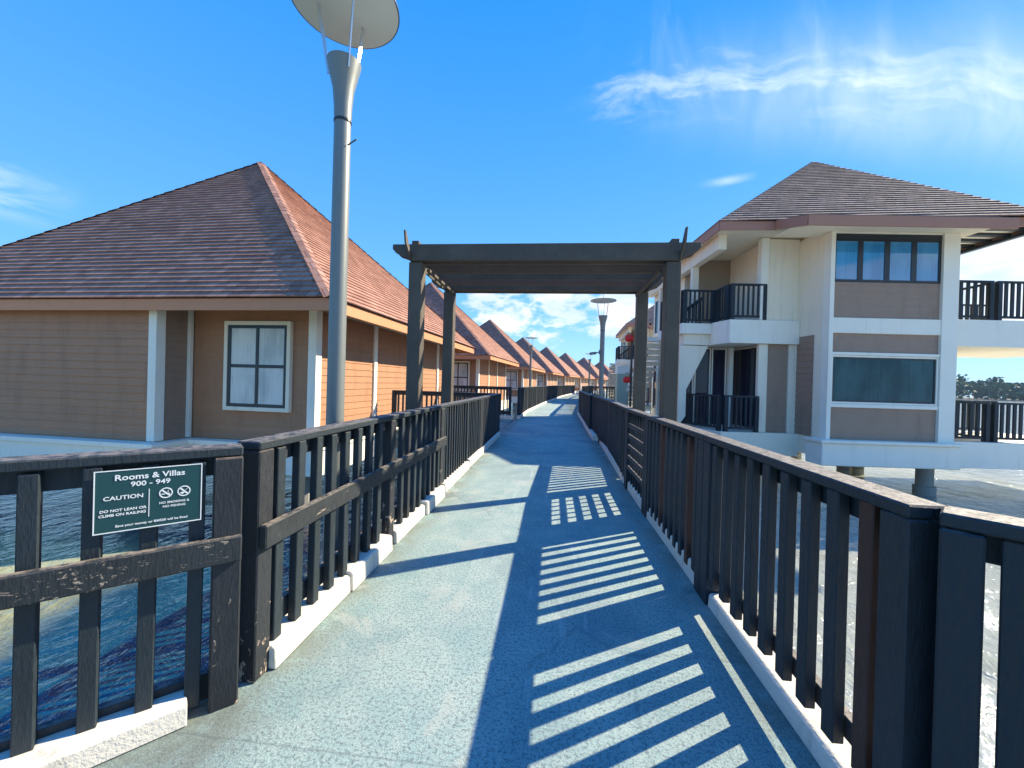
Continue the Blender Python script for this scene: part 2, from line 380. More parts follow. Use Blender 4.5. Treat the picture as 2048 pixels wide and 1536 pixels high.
def inst(name, me, parent, loc=(0, 0, 0), rz=0.0):
    o = bpy.data.objects.new(name, me); COL.objects.link(o); o.parent = parent; o.location = loc; o.rotation_euler = (0, 0, rz); return o
def copy_tree(o, parent=None):
    c = o.copy(); COL.objects.link(c); c.parent = parent
    for ch in [x for x in COL.objects if x.parent == o]: copy_tree(ch, c)
    return c

# ---------------------------------------------------------------- water and walkway
WZ = -1.8
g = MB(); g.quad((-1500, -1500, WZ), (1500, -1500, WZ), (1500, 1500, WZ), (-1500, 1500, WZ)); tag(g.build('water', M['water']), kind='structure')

# walkway centre line (x at y)
PATH = [(12.0, -.12), (20, .05), (28, .65), (45, 2.3), (62, 4.7), (78, 8.0), (92, 12.2), (106, 17.3), (124, 23.6), (142, 30)]
def pc(y):
    if y <= 12: return -.12
    for (a, xa), (b, xb) in zip(PATH, PATH[1:]):
        if y <= b: return xa+(xb-xa)*(y-a)/(b-a)
    return PATH[-1][1]
ys = [1.95, 4, 8, 12, 16, 20, 24, 28, 34, 40, 45, 52, 62, 70, 78, 85, 92, 99, 106, 124, 142]
left = [(pc(y)-1.42-(.12 if y < 12 else 0), y) for y in ys]; right = [(pc(y)+1.36+(.06 if y > 8 else 0), y) for y in ys]
g = MB()

for (a, b), (c_, d_) in zip(zip(left, right), zip(left[1:], right[1:])):
    g.quad((*a, 0), (*b, 0), (*d_, 0), (*c_, 0)); g.quad((*a, -.24), (*c_, -.24), (*d_, -.24), (*b, -.24))
    g.quad((*a, -.24), (*a, 0), (*c_, 0), (*c_, -.24)); g.quad((*b, -.24), (*d_, -.24), (*d_, 0), (*b, 0))
hub = [(-3.6, -4), (3.6, -4), (3.0, -.45), (1.36, 1.30), right[0], left[0], (-1.60, 1.70), (-3.25, .10)]
for k in range(1, 7):
    g.quad((*hub[0], 0), (*hub[k], 0), (*hub[k+1], 0)); g.quad((*hub[0], -.24), (*hub[k+1], -.24), (*hub[k], -.24))
for k in range(8):
    if k == 4: continue
    p_, q_ = hub[k], hub[(k+1) % 8]; g.quad((*p_, -.24), (*q_, -.24), (*q_, 0), (*p_, 0))
walk = tag(g.build('walkway', M['deck']), kind='structure')
g = MB(); g.box((-1.54, 11.3, -.24), (-4.6, 16.0, -.004)); tag(g.build('side_walkway', M['deck']), kind='structure')
g = MB(); g.box((2.2, 30.4, -.24), (8, 32.6, -.004)); tag(g.build('side_walkway', M['deck']), kind='structure')
# beams and piles carrying the walkway
g = MB()
for y in (-2, 1.0, 4.5, 8, 11.5, 15.5, 20, 24.5, 29, 34, 39, 45, 51, 57, 63, 70):
    x = pc(y); g.box((x-1.3, y-.15, -.52), (x+1.25, y+.15, -.245))
    for s in (-.85, .85): g.lathe([(.17, -3.9), (.17, -.525)], 14, (x+s, y))
tag(g.build('walkway_piles', M['concrete']), kind='structure')
# joints across the deck
def kerb(x0, y0, x1, y1, h=.115, w_=.13, side=1, z0=0.003):
    """painted kerb beam: inner line (x0,y0)-(x1,y1), thickness to the outside"""
    a, b = Vector((x0, y0)), Vector((x1, y1)); d = (b-a).normalized(); n = Vector((d.y, -d.x))*side
    L = (b-a).length
    g = MB(); g.slabyz([(0, z0), (w_, z0), (w_, h+.006), (.022, h), (.006, h-.012)], 0, L)
    o = g.build('kerb', M['kerb'], bevel=.004)
    ang = math.atan2(d.y, d.x); 
    o.location = (a.x, a.y, 0)
    o.rotation_euler = (0, 0, ang)
    if side > 0: o.scale = (1, -1, 1)
    tag(o, kind='structure'); return o
# left side
for (a, b, h, xx) in ((1.90, 2.66, .12, -1.36), (2.67, 3.36, .14, -1.345), (3.50, 4.30, .12, -1.36), (4.31, 5.02, .15, -1.33), (5.20, 6.75, .12, -1.37), (6.85, 8.2, .13, -1.38), (8.35, 10.95, .12, -1.39)):
    kerb(xx, a, xx, b, h, .14, -1)
kerb(-3.0, -.17, -1.50, 1.545, .10, .15, -1)
kerb(-1.62, 16.12, -2.7, 16.12, .12, .13, 1)
# right side
for (a, b, h) in ((1.45, 2.86, .095), (3.08, 4.74, .15), (4.93, 6.5, .13), (6.62, 8.3, .13), (8.4, 10.6, .13)):
    x = 1.10+max(0, a-6)*.03; kerb(x, a, 1.10+max(0, b-6)*.03, b, h, .14, 1)
kerb(1.14, 1.32, 2.9, -.32, .12, .14, -1)
def edge(y, s): return pc(y)+s*(1.24 if s < 0 else 1.22)
for y0, y1 in ((10.8, 13.4), (13.5, 16.2), (16.3, 20), (20.1, 24), (24.1, 28), (28.1, 30.3)):
    kerb(edge(y0, 1), y0, edge(y1, 1), y1, .13, .14, 1)
for y0, y1 in ((16.2, 20), (20.1, 24), (24.1, 28), (28.1, 33.8), (34, 44.9), (45.1, 61)):
    kerb(edge(y0, -1), y0, edge(y1, -1), y1, .13, .14, -1)
for y0, y1 in ((32.7, 44.9), (45.1, 61)):
    kerb(edge(y0, 1), y0, edge(y1, 1), y1, .13, .14, 1)

# ---------------------------------------------------------------- railings
def railing(p0, p1, top=1.16, side=1, sp=.155, label='', group='dark timber railings', bw=.062, bt=.045, mid=None,
            posts=(0, 1), post_w=.11, br=(.17, .30), lattice=False, post_mat=None, reds=(), z=0.0, skip_ends=(0.0, 0.0), hw=.125,
            post_in=0.0, bz=.10, cat='railing', start=None, tb=.13, worn_top='rail'):
    """timber railing from p0 to p1; local x along it, local +y to the outside (side=1 : outside is on the right hand)"""
    a, b = Vector(p0), Vector(p1); d = b-a; L = d.length
    root = empty('timber_railing', (a.x, a.y, z), math.atan2(d.y, d.x))
    tag(root, label, cat, group)
    s = -1.0 if side > 0 else 1.0                                   # local y sign for outside
    m_ = M['rail']
    MB().box((0, 0, top-.042), (L, s*hw, top)).build('handrail', M[worn_top], root, bevel=.006)
    MB().box((.001, s*.055, top-tb), (L-.001, s*.100, top-.044)).build('top_rail', m_, root, bevel=.003)
    MB().box((.001, s*.058, br[0]), (L-.001, s*.098, br[1])).build('bottom_rail', m_, root, bevel=.003)
    pm = M[post_mat] if post_mat else m_
    pw = post_w
    for f in posts:
        x = min(max(f*L, pw/2), L-pw/2)
        MB().box((x-pw/2, s*(.002-post_in), -.05 if post_in else .0), (x+pw/2, s*(pw+.015-post_in), top-.045)).build('post', pm, root, bevel=.006)
    xs0 = pw+.03+skip_ends[0]; xs1 = L-pw-.03-skip_ends[1]
    if lattice:
        g = MB(); n = 6
        for k in range(n+1):
            x = .12+(L-.24)*k/n; g.box((x-.014, s*.030, br[0]-.04), (x+.014, s*.052, top-.044))
        g.build('lattice_upright', m_, root)
        g = MB()
        for k in range(5):
            zz = br[1]+.02+(top-tb-br[1]-.02)*(k+.35)/5; g.box((.10, s*.008, zz-.028), (L-.10, s*.029, zz+.028))
        g.build('lattice_slat', m_, root)
    else:
        n = max(1, int((xs1-xs0)/sp)); me = MB().box((-bw/2, 0, 0), (bw/2, s*bt, top-.046-bz)).mesh('baluster', m_, bevel=.004)
        mr = None
        for k in range(n+1):
            x = xs0+bw/2+(xs1-xs0-bw)*k/n
            if any(abs(x-f*L) < pw/2+bw/2+.005 for f in posts if 0 < f < 1): continue
            o = inst('baluster', me, root, (x+random.uniform(-.004, .004), s*.008, bz+random.uniform(-.012, .008)))
            o.rotation_euler = (random.uniform(-.006, .006), random.uniform(-.007, .007), random.uniform(-.03, .03))
            if k in reds:
                if mr is None: mr = MB().box((-bw/2, 0, 0), (bw/2, s*bt, top-.046-bz)).mesh('baluster', M['rail_red'], bevel=.004)
                o.data = mr; o['label'] = 'reddish brown baluster with faded paint'
    if mid:
        z0, z1 = mid
        MB().box((0, -s*.042, z0), (L, -s*.001, z1)).build('mid_rail', M['rail_mid'], root, bevel=.006)
    return root

GL = 'timber railings along the left side of the walkway'; GR = 'timber railings along the right side of the walkway'
# left: splayed run with the sign, then the run along the walkway
SA = Vector((-1.40, 1.70)); SDIR = Vector((-.725, -.69)).normalized(); SB = SA+SDIR*2.1
rs = railing(SB, SA, 1.17, -1, .165, 'near left timber railing carrying the green caution sign', GL, bw=.055, mid=(.66, .775), posts=(0, 1), post_w=.108,
             post_mat='rail_worn', post_in=.02, br=(.02, .14), bz=.05)
railing((-1.395, 1.80), (-1.385, 5.08), 1.175, -1, .168, 'left timber railing with scratched mid rail, from the peeling corner post to the pergola', GL, mid=(.655, .77), posts=(0, .50, 1),
        post_mat='rail_worn', post_w=.105, post_in=.0, br=(.155, .27))
railing((-1.42, 5.14), (-1.42, 8.1), 1.17, -1, .135, 'left timber railing just behind the pergola post, without mid rail', GL, bw=.045, posts=(0, .55, 1), br=(.16, .24))
railing((-1.42, 8.14), (-1.44, 11.15), 1.17, -1, .135, 'left timber railing ending at the opening of the side walkway', GL, bw=.05, posts=(0, 1), br=(.16, .24))
railing((-1.66, 16.25), (-4.6, 16.25), 1.30, 1, .14, 'timber railing across the far side of the left side walkway, facing the camera', GL, bw=.05, posts=(0, .5, 1))
railing((-1.60, 11.25), (-4.6, 11.25), 1.17, -1, .14, 'timber railing on the near side of the left side walkway beside the first villa', GL, bw=.05, posts=(0, .5, 1))
def far_run(y0, y1, s, label, grp, top=1.28, n=.2):
    return railing((edge(y0, s)+s*.03, y0), (edge(y1, s)+s*.03, y1), top, 1 if s > 0 else -1, n, label, grp, bw=.05, posts=(0, .5, 1))
far_run(16.4, 20, -1, 'left timber railing starting at the far corner of the side walkway opening', GL)
far_run(20.05, 24, -1, 'left timber railing just before the slim left lamp post', GL)
far_run(24.05, 28, -1, 'left timber railing just beyond the slim left lamp post', GL)
far_run(28.05, 34, -1, 'distant left timber railing in front of the third villa', GL)
far_run(34.05, 45, -1, 'distant left timber railing in front of the fourth villa', GL, n=.3)
far_run(45.05, 62, -1, 'farthest left timber railing at the bend of the walkway', GL, n=.4)
# right
RA = Vector((1.12, 1.27)); RB_ = RA+Vector((.72, -.69)).normalized()*2.2
railing(RA, RB_, 1.16, -1, .26, 'right timber railing running out of the picture beyond the broad corner post', GR, bw=.06, posts=(0, 1), post_w=.088, post_in=.01, br=(.0, .12), bz=.02)
railing((1.085, 1.33), (1.085, 2.98), 1.16, 1, .155, 'near right timber railing next to the broad corner post', GR, bw=.066, posts=(0, 1), post_w=.11, reds=(0,), br=(.180, .265), bz=.158)
railing((1.085, 2.99), (1.085, 4.77), 1.16, 1, .155, 'right timber railing between the near run and the lattice panel', GR, bw=.062, posts=(0, 1), reds=(1, 6), br=(.10, .235))
railing((1.085, 4.78), (1.085, 5.98), 1.16, 1, .155, 'right railing panel filled with a square timber lattice beside the pergola', GR, posts=(0, 1), post_w=.10, br=(.13, .26), lattice=True)
railing((1.09, 5.99), (1.20, 8.6), 1.16, 1, .15, 'right timber railing directly behind the lattice panel', GR, bw=.062, posts=(0, 1), br=(.13, .26))
railing((1.205, 8.62), (1.215, 12.3), 1.16, 1, .15, 'right timber railing in front of the tall lamp post', GR, bw=.062, posts=(0, .5, 1))
def far_r(y0, y1, label, top=1.17, n=.16): return far_run(y0, y1, 1, label, GR, top, n)
far_r(12.35, 16.3, 'right timber railing just beyond the tall lamp post')
far_r(16.35, 20, 'right timber railing beside the pale green cabinet')
far_r(20.05, 24, 'shaded right timber railing some twenty metres down the walkway')
far_r(24.05, 30.3, 'right timber railing ending at the right side walkway', n=.2)
railing((2.5, 30.4), (5.6, 30.4), 1.35, -1, .16, 'dark timber railing along the near side of the right side walkway', GR, bw=.05, posts=(0, .5, 1))
railing((2.9, 32.6), (7.6, 32.6), 1.35, 1, .18, 'dark timber railing along the far side of the right side walkway', GR, bw=.05, posts=(0, .5, 1))
far_r(32.7, 45, 'distant right timber railing beyond the right side walkway', 1.3, .3)
far_r(45.05, 62, 'farthest right timber railing at the bend of the walkway', 1.3, .4)

# ---------------------------------------------------------------- caution sign
ang = math.atan2(-SDIR.y, -SDIR.x)
# sign frame of reference: local x along the railing to the right, local z up, facing -y
SW, SH = .545, .405; SG1, SGZ, SGS = .478, .865, .605
sg = empty('caution_sign', (SA.x+SDIR.x*SG1, SA.y+SDIR.y*SG1, SGZ), ang); sg.scale = (SGS,)*3
nin = Vector((math.sin(ang), -math.cos(ang)))
sg.location.x += nin.x*.006; sg.location.y += nin.y*.006
tag(sg, 'dark green sign with white caution lettering fixed to the left railing', 'sign')
MB().box((0, -.006, 0), (SW, 0, SH)).build('panel', M['sign'], sg, bevel=.001)
g = MB(); bwid = .006
g.box((0, -.0085, 0), (bwid, -.0062, SH)); g.box((SW-bwid, -.0085, 0), (SW, -.0062, SH)); g.box((bwid, -.0085, 0), (SW-bwid, -.0062, bwid)); g.box((bwid, -.0085, SH-bwid), (SW-bwid, -.0062, SH))
g.build('border', M['letter'], sg)
MB().box((.262, -.0085, .075), (.266, -.0062, .262)).build('divider', M['letter'], sg)
def text(s, size, cx, cy, parent, bold=0.0, sx=1.0, name='lettering'):
    cu = bpy.data.curves.new('lettering', 'FONT'); cu.body = s; cu.size = size; cu.align_x = 'CENTER'; cu.align_y = 'CENTER'
    cu.extrude = .0008; cu.offset = bold; cu.resolution_u = 3
    o = bpy.data.objects.new('tmp', cu); COL.objects.link(o)
    bpy.context.view_layer.update()
    me = bpy.data.meshes.new_from_object(o.evaluated_get(bpy.context.evaluated_depsgraph_get()))
    bpy.data.objects.remove(o); me.materials.clear(); me.materials.append(M['letter'])
    me.transform(Matrix.Translation((cx, -.0078, cy)) @ Matrix.Rotation(R(90), 4, 'X') @ Matrix.Diagonal((sx, 1, 1, 1)))
    q = bpy.data.objects.new(name, me); COL.objects.link(q); q.parent = parent; return q
text('Rooms & Villas', .052, .272, .352, sg, .0009, 1.12)
text('900 - 949', .045, .272, .303, sg, .0008, 1.15)
text('CAUTION', .037, .140, .222, sg, .0006, 1.15)
text('DO NOT LEAN OR', .0235, .140, .142, sg, .0005, 1.12)
text('CLIMB ON RAILING', .0235, .137, .113, sg, .0005, 1.10)
text('NO SMOKING &', .0200, .395, .155, sg, .0004, 1.10)
text('NO FISHING', .0200, .395, .128, sg, .0004, 1.10)
text('Save your money or RM500 will be fined', .0215, .285, .038, sg, .0004, 1.03)
def ring(g, cx, cz, r1, r2, y0=-.0086, y1=-.0064, n=36):
    for k in range(n):
        a, b = 2*math.pi*k/n, 2*math.pi*(k+1)/n
        P = [(cx+r*math.cos(t), cz+r*math.sin(t)) for r, t in ((r1, a), (r1, b), (r2, b), (r2, a))]
        g.slabxz(P, y0, y1)
for cx, kind in ((.350, 'smoke'), (.446, 'fish')):
    g = MB(); cz = .222; ring(g, cx, cz, .036, .0295)
    g.slabxz([(cx-.0265, cz+.0205), (cx-.0205, cz+.0265), (cx+.0265, cz-.0205), (cx+.0205, cz-.0265)], -.0086, -.0064)
    if kind == 'smoke':
        g.box((cx-.024, -.0082, cz-.010), (cx-.004, -.0064, cz-.004)); g.box((cx+.006, -.0082, cz-.010), (cx+.022, -.0064, cz-.004))
        for q in range(6): g.box((cx+.010+.0024*math.sin(q*1.6), -.0082, cz+.001+q*.0032), (cx+.0125+.0024*math.sin(q*1.6), -.0064, cz+.005+q*.0032))
    else:
        P = [(cx-.022+.026*t, cz-.012+.0075*math.sin(math.pi*t)) for t in [k/6 for k in range(7)]]+[(cx+.004-.026*t, cz-.012-.0075*math.sin(math.pi*t)) for t in [k/6 for k in range(1, 6)]]
        g.slabxz(P[::-1], -.0082, -.0064)
        g.slabxz([(cx+.003, cz-.012), (cx+.013, cz-.005), (cx+.013, cz-.019)], -.0082, -.0064)
        g.slabxz([(cx+.004, cz+.004), (cx+.007, cz+.004), (cx+.022, cz+.018), (cx+.019, cz+.018)], -.0082, -.0064)
    g.build('prohibition_symbol', M['letter'], sg)

# ---------------------------------------------------------------- pergola
pg = empty('pergola', (-.17, 4.58, 0)); tag(pg, 'dark timber pergola spanning the walkway', 'pergola')
PX = 1.45; PW = .155; PD = 1.50
for x in (-PX, PX):
    for y in (0, PD):
        MB().box((x-PW/2, y-PW/2, -.10), (x+PW/2, y+PW/2, 2.86)).build('post', M['pergola'], pg, bevel=.006)
        MB().box((x-.042, y-.098, 2.865), (x+.042, y+.098, 3.10 if y == 0 else 3.06)).build('post_cap', M['pergola'], pg, bevel=.005)
def beam_poly(x0, x1, z0, z1, n=.13):   # shaped ends
    return [(x0+.25, z0), (x1-.25, z0), (x1-.17, z0+.03), (x1-.13, z0+.06), (x1-.04, z0+.09), (x1, z1-.055), (x1, z1), (x0, z1), (x0, z1-.055), (x0+.04, z0+.09), (x0+.13, z0+.06), (x0+.17, z0+.03)]
for y in (-.075, .075, PD-.075, PD+.075):
    MB().slabxz(beam_poly(-PX-.27, PX+.27, 2.87, 3.06), y-.022, y+.022).build('beam', M['pergola'], pg, bevel=.004)
for x in (-PX, PX):
    MB().slabyz([(q[0], q[1]) for q in [(-.30, 3.15), (-.26, 3.15), (-.13, 2.97), (PD+.13, 2.97), (PD+.26, 3.15), (PD+.30, 3.15), (PD+.27, 3.02), (PD+.10, 2.868), (-.10, 2.868), (-.27, 3.02)]][::-1], x-.064 if x < 0 else x+.044, x-.044 if x < 0 else x+.064).build('side_beam', M['pergola'], pg, bevel=.003)
for k in range(4):
    y = .30+(PD-.60)*k/3
    MB().slabxz(beam_poly(-PX-.10, PX+.10, 2.83, 2.97), y-.02, y+.02).build('rafter', M['pergola'], pg, bevel=.003)
for x in (-PX+.10, PX-.10):
    MB().box((x-.02, .10, 2.79), (x+.02, PD-.10, 2.828)).build('batten', M['pergola'], pg, bevel=.003)

# ---------------------------------------------------------------- lamp posts
def lamp(x, y, z0, ztop, r, disc_r, label, rz=0.0, cone=.44, tilt=0.0):
    """ztop = height of the disc"""
    root = empty('lamp_post', (x, y, z0), rz); H = ztop-z0; r0_ = .068
    tag(root, label, 'lamp post', 'round disc lamp posts beside the walkway')
    zc = H-.43
    o = MB().lathe([(r*1.10, 0), (r*1.10, .06), (r*1.06, .3), (r, .9), (r*.90, zc-cone)], 32).build('pole', M['metal'], root); smooth_by_angle(o)
    o = MB().lathe([(r*.93, zc-cone-.010), (r*.97, zc-cone-.006), (r*.97, zc-cone+.006), (r*.93, zc-cone+.010)], 32).build('joint_ring', M['frame'], root); smooth_by_angle(o)
    pr = [(r*.92, zc-cone+.012), (r*.98, zc-cone*.72), (r*1.15, zc-cone*.45), (r*1.55, zc-cone*.20), (r*1.85, zc), (r*1.7, zc), (r*1.5, zc-.06)]
    o = MB().lathe(pr, 36).build('flared_head', M['metal'], root); smooth_by_angle(o)
    for k in range(3):
        a = R(75+120*k); ca, sa = math.cos(a), math.sin(a)
        MB().bar((ca*r*1.6, sa*r*1.6, zc-.09), (ca*disc_r*.50, sa*disc_r*.50, H-.012), .009, .024, (ca, sa, .3)).build('strut', M['strut'], root)
    o = MB().lathe([(disc_r*.985, H-.004), (disc_r, H), (disc_r*.985, H+.012), (disc_r*.7, H+.036), (disc_r*.3, H+.050), (.02, H+.055)], 64).build('lamp_disc', M['disc'], root); smooth_by_angle(o, 50)
    o = MB().lathe([(disc_r*1.002, H-.003), (disc_r*1.010, H-.002), (disc_r*1.010, H+.010), (disc_r*1.002, H+.011)], 64).build('rim', M['frame'], root)
    MB().lathe([(.007, H+.056), (.004, H+.24)], 8).build('lightning_rod', M['metal'], root)
    return root
L1 = lamp(-1.62, 2.86, -1.4, 4.28, .066, .385, 'nearest lamp post, in front of the first villa, disc cut by the picture edge')
o = MB().bar((.06, -.03, 4.62), (.14, -.05, 4.65), .008, .008).build('wire_hook', M['cctv'], L1)
L2 = lamp(1.40, 11.8, -1.4, 3.92, .072, .365, 'tall lamp post seen through the pergola, with a small camera on its pole')
lamp(-1.32, 23.6, -.3, 4.12, .070, .37, 'slim left lamp post standing at the left railing in front of the villa roofs')
lamp(2.95, 32.9, -.3, 3.95, .070, .36, 'small distant lamp post left of the tall lamp post pole')
cc = empty('security_camera', (1.33, 11.72, 2.42)); tag(cc, 'small dark security camera clamped on the tall lamp post pole', 'camera')
MB().box((-.03, -.04, -.05), (.05, .06, .07)).build('bracket', M['cctv'], cc, bevel=.01)
MB().bar((-.02, 0, 0), (-.13, -.04, -.01), .03, .03).build('arm', M['cctv'], cc)
MB().bar((-.11, -.03, -.02), (-.29, -.12, -.05), .07, .075).build('housing', M['cctv'], cc, bevel=.012)

# ---------------------------------------------------------------- roofs and walls
def stepped_roof(slopes, course=.172, th=.030):
    """slopes: list of (eave_a, eave_b, top_a, top_b) seen from outside left to right; stepped shingle courses with UV"""
    g = MB(); g.uv = []
    for ea, eb, ta, tb in slopes:
        ea, eb, ta, tb = map(Vector, (ea, eb, ta, tb))
        up = ((ta+tb)/2-(ea+eb)/2); n = (eb-ea).cross(up).normalized(); ln = (eb-ea).normalized()
        run = (up-ln*up.dot(ln)).length; N = max(3, int(run/course))
        def P(f, s, h):
            a = ea.lerp(ta, f); b = eb.lerp(tb, f); return (a if s == 0 else b)+n*h
        for i in range(N):
            f0, f1 = i/N, (i+1)/N
            segs = 1
            A, B, Cc, Dd = P(f0, 0, th), P(f0, 1, th), P(f1, 1, 0.001), P(f1, 0, 0.001)
            g.quad(A, B, Cc, Dd)
            ua, ub, uc, ud = [(q-ea).dot(ln) for q in (A, B, Cc, Dd)]
            g.uv += [(ua, i+.02), (ub, i+.02), (uc, i+.98), (ud, i+.98)]
            A2, B2 = P(f0, 0, 0.0), P(f0, 1, 0.0)
            g.quad(A2, B2, B, A); g.uv += [(ua, i+.02), (ub, i+.02), (ub, i+.04), (ua, i+.04)]
    return g
def siding(g, a, b, z0, z1, off=0.0, board=.165, lap=.014):
    """lap siding wall from a to b (2D), outer side on the right of a->b"""
    a, b = Vector(a), Vector(b); d = (b-a).normalized(); n = Vector((d.y, -d.x)); z = z0
    a = a+n*off; b = b+n*off
    while z < z1-.001:
        t = min(z+board, z1)
        o = n*lap
        g.quad((a.x+o.x, a.y+o.y, z), (b.x+o.x, b.y+o.y, z), (b.x, b.y, t), (a.x, a.y, t))
        g.quad((a.x, a.y, z), (b.x, b.y, z), (b.x+o.x, b.y+o.y, z), (a.x+o.x, a.y+o.y, z))
        z = t
    return g
def window(root, a, b, z0, z1, trim='cream', glass='curtain', nx=2, nz=2, depth=.05, tw=.085, fw=.072, header=0.0, mw=None):
    """window on wall line a->b (outer side on the right)"""
    a, b = Vector(a), Vector(b); d = b-a; L = d.length; ang = math.atan2(d.y, d.x)
    wn = MB(); 
    e = None
    if trim:
        wn.box((0, -depth, z0), (tw, .03, z1)); wn.box((L-tw, -depth, z0), (L, .03, z1)); wn.box((tw, -depth, z0), (L-tw, .03, z0+tw)); wn.box((tw, -depth, z1-tw), (L-tw, .03, z1))
        k = tw
    else:
        k = 0
    x0, x1, a0, a1 = k+.001, L-k-.001, z0+k+.001, z1-k-.001
    if trim:
        wo = wn.build('window', M[trim], root, bevel=.004)
    fr = MB()
    a1h = a1-header
    fr.box((x0, -depth+.02, a0), (x0+fw, .02, a1h)); fr.box((x1-fw, -depth+.02, a0), (x1, .02, a1h)); fr.box((x0+fw, -depth+.02, a0), (x1-fw, .02, a0+fw)); fr.box((x0+fw, -depth+.02, a1h-fw), (x1-fw, .02, a1h))
    if header: fr.box((x0, -depth+.015, a1h), (x1, .02, a1))
    for i in range(1, nx):
        x = x0+(x1-x0)*i/nx; hw_ = (mw or fw)/2; fr.box((x-hw_, -depth+.021, a0+fw), (x+hw_, .02, a1h-fw))
    for j in range(1, nz):
        zz = a0+(a1h-a0)*(j/nz-.0); fr.box((x0+fw, -depth+.022, zz-fw/2), (x1-fw, .019, zz+fw/2))
    if trim: fo = fr.build('frame', M['frame'], wo)
    else: wo = fr.build('window', M['frame'], root); fo = wo
    po = MB().box((x0+.01, -depth+.035, a0+.01), (x1-.01, .01, a1h-.01)).build('pane', M[glass], wo)
    wo.location = (a.x, a.y, 0); wo.rotation_euler = (0, 0, ang)
    return wo

def villa(F, rot, wx=12.4, wy=11.2, apex=(-6.3, 5.2), za=8.95, label='', win=(-3.15, -1.52), midpil=None, ze=2.75):
    """single storey villa; F = front right eave corner, local x to the right, y to the back"""
    root = empty('villa', (F[0], F[1], 0), rot); tag(root, label, 'villa', 'brown shingled water villas in the left row')
    zt = ze+.235
    ax, ay = apex
    o_ = .05
    FL, FR, BR, BL = (-wx, 0, zt+.01), (0, 0, zt+.01), (0, wy, zt+.01), (-wx, wy, zt+.01)
    c = lambda p, s, t: (p[0]+s*o_, p[1]+t*o_, p[2])
    FL, FR, BR, BL = c(FL, -1, -1), c(FR, 1, -1), c(BR, 1, 1), c(BL, -1, 1)
    A = (ax, ay, za)
    rg = stepped_roof([(FL, FR, A, A), (FR, BR, A, A), (BR, BL, A, A), (BL, FL, A, A)])
    roof = rg.build('roof', M['shingle'], root)
    for cn in (FL, FR, BR, BL):      # hip caps, short overlapping pieces
        g = MB(); a = Vector(cn); b = Vector(A); L = (b-a).length; n = int(L/.30)
        dxy = (b-a); side = Vector((-dxy.y, dxy.x, 0)).normalized()*.13
        g.uv = []
        for i in range(n):
            p, q = a.lerp(b, i/n), a.lerp(b, (i+1.1)/n if i < n-1 else 1)
            up1, up0 = Vector((0, 0, .045)), Vector((0, 0, .022)); dn = Vector((0, 0, -.055))
            for s_ in (-1, 1):
                P = [p+up1, p+side*s_+dn+up1, q+side*s_+dn+up0, q+up0]
                if s_ > 0: P = P[::-1]
                g.quad(*P); g.uv += [(i*.9+s_*3, i+.1), (i*.9+s_*3+.1, i+.1), (i*.9+s_*3+.1, i+.9), (i*.9+s_*3, i+.9)]
            P = [p+side*-1+dn+up1, p+up1, p+up1*.4, p+side*-1+dn+up1*.4]; g.quad(*P); g.uv += [(0, i)]*4
            P = [p+up1, p+side+dn+up1, p+side+dn+up1*.4, p+up1*.4]; g.quad(*P); g.uv += [(0, i)]*4
        g.build('hip_cap', M['shingle'], roof)
    t = .035
    for nm, bx in (('fascia', ((-wx, 0, ze), (0, t, zt))), ('fascia', ((-wx, wy-t, ze), (0, wy, zt))), ('fascia', ((-t, t+.001, ze), (0, wy-t-.001, zt))), ('fascia', ((-wx, t+.001, ze), (-wx+t, wy-t-.001, zt)))):
        MB().box(*bx).build(nm, M['fascia'], root, bevel=.004)
    MB().box((-wx+t+.002, t+.002, zt-.03), (-t-.002, wy-t-.002, zt-.008)).build('soffit', M['soffit'], root)
    # walls: bay front y=.35 left of x=-3.75 ; window wall y=1.0 ; right wall x=-.95
    zb, zw = .05, zt-.035
    xr, yw, yb, xb = -.95, 1.0, .22, -4.05; xl = -wx+.6; yk = wy-.7
    pt = .17
    MB().prism([(xl+.05, yb+.05), (xb-.05, yb+.05), (xb-.05, yw+.05), (xr-.05, yw+.05), (xr-.05, yk-.05), (xl+.05, yk-.05)], zb-.02, zw).build('core_wall', M['tan'], root)
    g = siding(MB(), (xl, yb), (xb-pt, yb), zb, zw-.10, -.035); g.build('wall', M['siding'], root)
    g = siding(MB(), (xb, yb+pt), (xb, yw-.09), zb, zw-.10, -.035); g.build('wall', M['siding_grey'], root)
    g = siding(MB(), (xb, yw), (xr-pt, yw), zb, zw, -.035); g.build('wall', M['siding'], root)
    MB().box((xl, yb-.02, zw-.098), (xb-pt-.002, yb+.03, zw)).build('top_trim', M['white'], root)
    # pillars
    MB().box((xb-pt, yb-.03, zb-.001), (xb+.022, yb+pt, zw)).build('pillar', M['white'], root, bevel=.004)
    MB().box((xb-.03, yw-.088, zb), (xb+.045, yw-.001, zw)).build('pillar', M['white'], root, bevel=.004)
    MB().box((xr-pt, yw-.03, zb-.001), (xr+.022, yw+pt, zw)).build('pillar', M['white'], root, bevel=.004)
    if midpil is not None:
        MB().box((midpil-.09, yw-.03, zb), (midpil+.09, yw+.02, zw)).build('pillar', M['white'], root, bevel=.004)
    py = [yw+pt]; y = yw+2.62; pil = []
    while y < yk-1: pil.append(y); y += 2.6
    pil.append(yk-.12)
    prev = yw+pt
    for y in pil:
        siding(MB(), (xr, prev+.001), (xr, y-.081), zb, zw, -.035).build('wall', M['siding'], root)
        MB().box((xr-.04, y-.08, zb), (xr+.022, y+.08, zw)).build('pillar', M['white'], root, bevel=.004)
        prev = y+.08
    siding(MB(), (xr-.03, yk), (xl, yk), zb, zw, -.035).build('wall', M['siding'], root)
    siding(MB(), (xl, yk), (xl, yb), zb, zw, -.035).build('wall', M['siding'], root)
